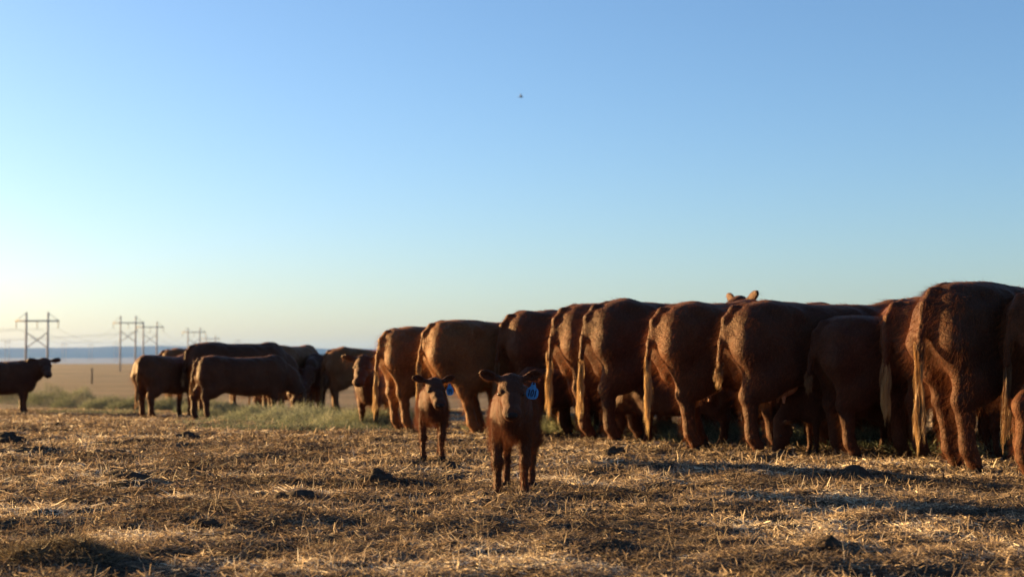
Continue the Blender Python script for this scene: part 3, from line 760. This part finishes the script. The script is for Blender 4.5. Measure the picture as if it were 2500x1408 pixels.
P2 = pylon('two pole pylon second from the left, standing in the bare field', 313, 905, 37, 771)
P3 = pylon('pylon overlapping the right side of the one in the bare field', 367, 890, 33, 785)
P4 = pylon('small pylon above the gap behind the largest dark cow', 474, 884, 29, 800)
P5 = pylon('tiny pylon just right of the small one above the largest dark cow', 515, 880, 22, 819)
for px, t, b, w, l in ((19, 828, 884, 9, 'faint distant pylon at the far left above the blue hills'), (158, 833, 884, 8, 'faint distant pylon between the nearest pylon and the next'),
              (222, 835, 883, 7, 'faint distant pylon above the lone fence post'), (284, 832, 883, 7, 'faint distant pylon touching the left arm of the field pylon'), (581, 825, 882, 8, 'faint distant pylon above the arched back of the largest dark cow')):
    pylon(l, px, b, w, t, 'faint pylons near the skyline', False)
def span(a, b, off, sag, where, name='overhead_wire'):
    m = MB(); A = Vector(a)+Vector((off, 0, 0)); B = Vector(b)+Vector((off, 0, 0)); pts = []
    for i in range(15):
        t = i/14; p = A.lerp(B, t); p.z -= sag*4*t*(1-t); pts.append(p)
    o = m; m.tube(pts, .025, 5); w = m.build(name, M_STEEL)
    tag(w, ('upper left', 'middle', 'right')[(off > -1) + (off > 1)].replace('upper ', '') + ' wire of the three ' + where, 'wire', 'power line wires')
P0 = (P1[0]-260, P1[1]-150, P1[2]+2)
for off in (-5.9, 0, 5.9):
    span(P0, P1, off, 6, 'leaving the nearest pylon to the left'); span(P1, P2, off, 5, 'between the nearest and the bare field pylon')
    span(P2, P4, off, 6, 'from the bare field pylon to the small one'); span(P3, P5, off, 6, 'from the overlapped pylon to the tiny one')
    span((P3[0]-300, P3[1]-180, P3[2]), P3, off, 7, 'reaching the overlapped pylon from the left')
p = gpix(224, 936); D = p.y; m = MB(); h = 38/F*D
m.tube([(0, 0, -.3), (.01, 0, h*.5), (.0, 0, h*.97), (0, 0, h)], [.095, .09, .085, .06], 10)
w = m.build('fence_post', M_POST); w.location = (p.x, p.y, p.z); tag(w, 'single short wooden post standing alone in the bare field', 'post')

# ------------------------------------------------------------------ manure and old hay clumps
def clump(label, px, py, w, h, seed, name='manure_clump', cat='manure', dep=.8):
    p = fp(px, py); f2 = Field((-w*.9, -w*.9, -.04), (w*.9, w*.9, h*1.9), max(w/22, .006)); r = np.random.default_rng(seed)
    for k in range(16):
        a = r.uniform(0, 6.28); q = r.uniform(0, .36)*w; z = h*r.uniform(.0, .75)*(1-q/(w*.6))
        rr = w*r.uniform(.09, .19); f2.el((q*math.cos(a), q*math.sin(a)*dep, z), (rr*1.2, rr, min(rr*.8, h*.5)), .01)
    f2.el((0, 0, 0), (w*.42, w*.42*dep, h*.5), .02)
    V, Fq = f2.mesh(); V = V.copy(); V[:, 2] += .12*h*vnoise(V[:, 0]*60/w*.3, V[:, 1]*60/w*.3, seed); V[:, 0] += .03*w*vnoise(V[:, 2]*80, V[:, 1]*70, seed+1)
    o = obj(name, mesh_np(V, Fq, True), M_DUNG); o.location = p; tag(o, label, cat, 'dark manure lumps'); return o
CL = [('round black manure lump below the cow with the frayed golden tail', 1497, 1118, .26, .11), ('flat dark manure lump far off below the reddish young animal', 455, 1066, .34, .07),
      ('wide dark manure heap left of the larger calf in the straw', 735, 1222, .34, .07), ('crumbled manure heap between the smaller calf and the wide heap', 922, 1180, .26, .08),
      ('dark manure under the front feet of the smaller calf', 1100, 1140, .20, .06), ('black manure lump at the front hoof of the larger calf', 1188, 1220, .20, .06),
      ('large broken manure heap below the short dark heifer', 2085, 1163, .36, .08), ('thin dark manure streak below the long dark cow', 1960, 1172, .40, .04),
      ('black manure lump low at the right in the bright straw', 2025, 1350, .13, .05), ('dark manure patch left of centre in the straw', 325, 1182, .26, .05),
      ('small dark manure piece low left of centre', 505, 1290, .12, .04), ('small black manure ball far off on the bare ground at left', 141, 1041, .16, .10),
      ('small dark lump beside the far black manure ball', 180, 1040, .08, .05), ('dark manure pile at the left edge of the picture', 12, 1085, .5, .12),
      ('dark manure under the feet of the long dark cow', 1905, 1118, .28, .06), ('low dark manure smear left of the smaller calf', 820, 1110, .35, .04)]
for k, (l, x, y, w, h) in enumerate(CL): clump(l, x, y, w, h, 100+k)
p = fp(130, 1375)
A = heap(5000, p.x, p.y+.05, .28, .2, .05, .03, .08, .0035, None, '', elr=(-25, 25))
o = obj('hay_clump', ribbons(*A, seg=4), M_CLUMPHAY); tag(o, 'matted grey brown wad of old hay in the lower left corner', 'hay clump')

# ------------------------------------------------------------------ distant bird
q = pix(1272, 237, 60); m = MB()
m.tube([(-.10, 0, 0), (-.05, 0, 0), (0, 0, 0), (.06, 0, .005), (.10, 0, .0)], [.006, .026, .034, .022, .004], 8)
b = m.build('bird', M_BIRD); b.location = q; tag(b, 'tiny dark bird alone high in the blue sky', 'bird')
for e in (-1, 1):
    m = MB(); m.tube([(0, 0, .01), (-.01, e*.05, .07), (-.03, e*.09, .12)], [.04, .032, .006], 6, .2); m.build('wing', M_BIRD, b)
m = MB(); m.tube([(-.08, 0, 0), (-.15, 0, 0)], [.012, .022], 6, .3); m.build('tail', M_BIRD, b)

# ------------------------------------------------------------------ haze
m = bpy.data.materials.new('haze'); m.use_nodes = True; n = m.node_tree; n.nodes.remove(n.nodes['Principled BSDF'])
pv = n.nodes.new('ShaderNodeVolumePrincipled'); pv.inputs['Density'].default_value = 2.6e-5; pv.inputs['Color'].default_value = (.20, .42, 1.0, 1)
pv.inputs['Anisotropy'].default_value = .0
n.links.new(pv.outputs[0], n.nodes['Material Output'].inputs['Volume'])
mb = MB(); mb.box((0, 10900, 50), (29600, 22400, 300)); hz = mb.build('haze', m, smooth=False); tag(hz, 'thin blue air haze over the far plain', 'haze', kind='stuff')
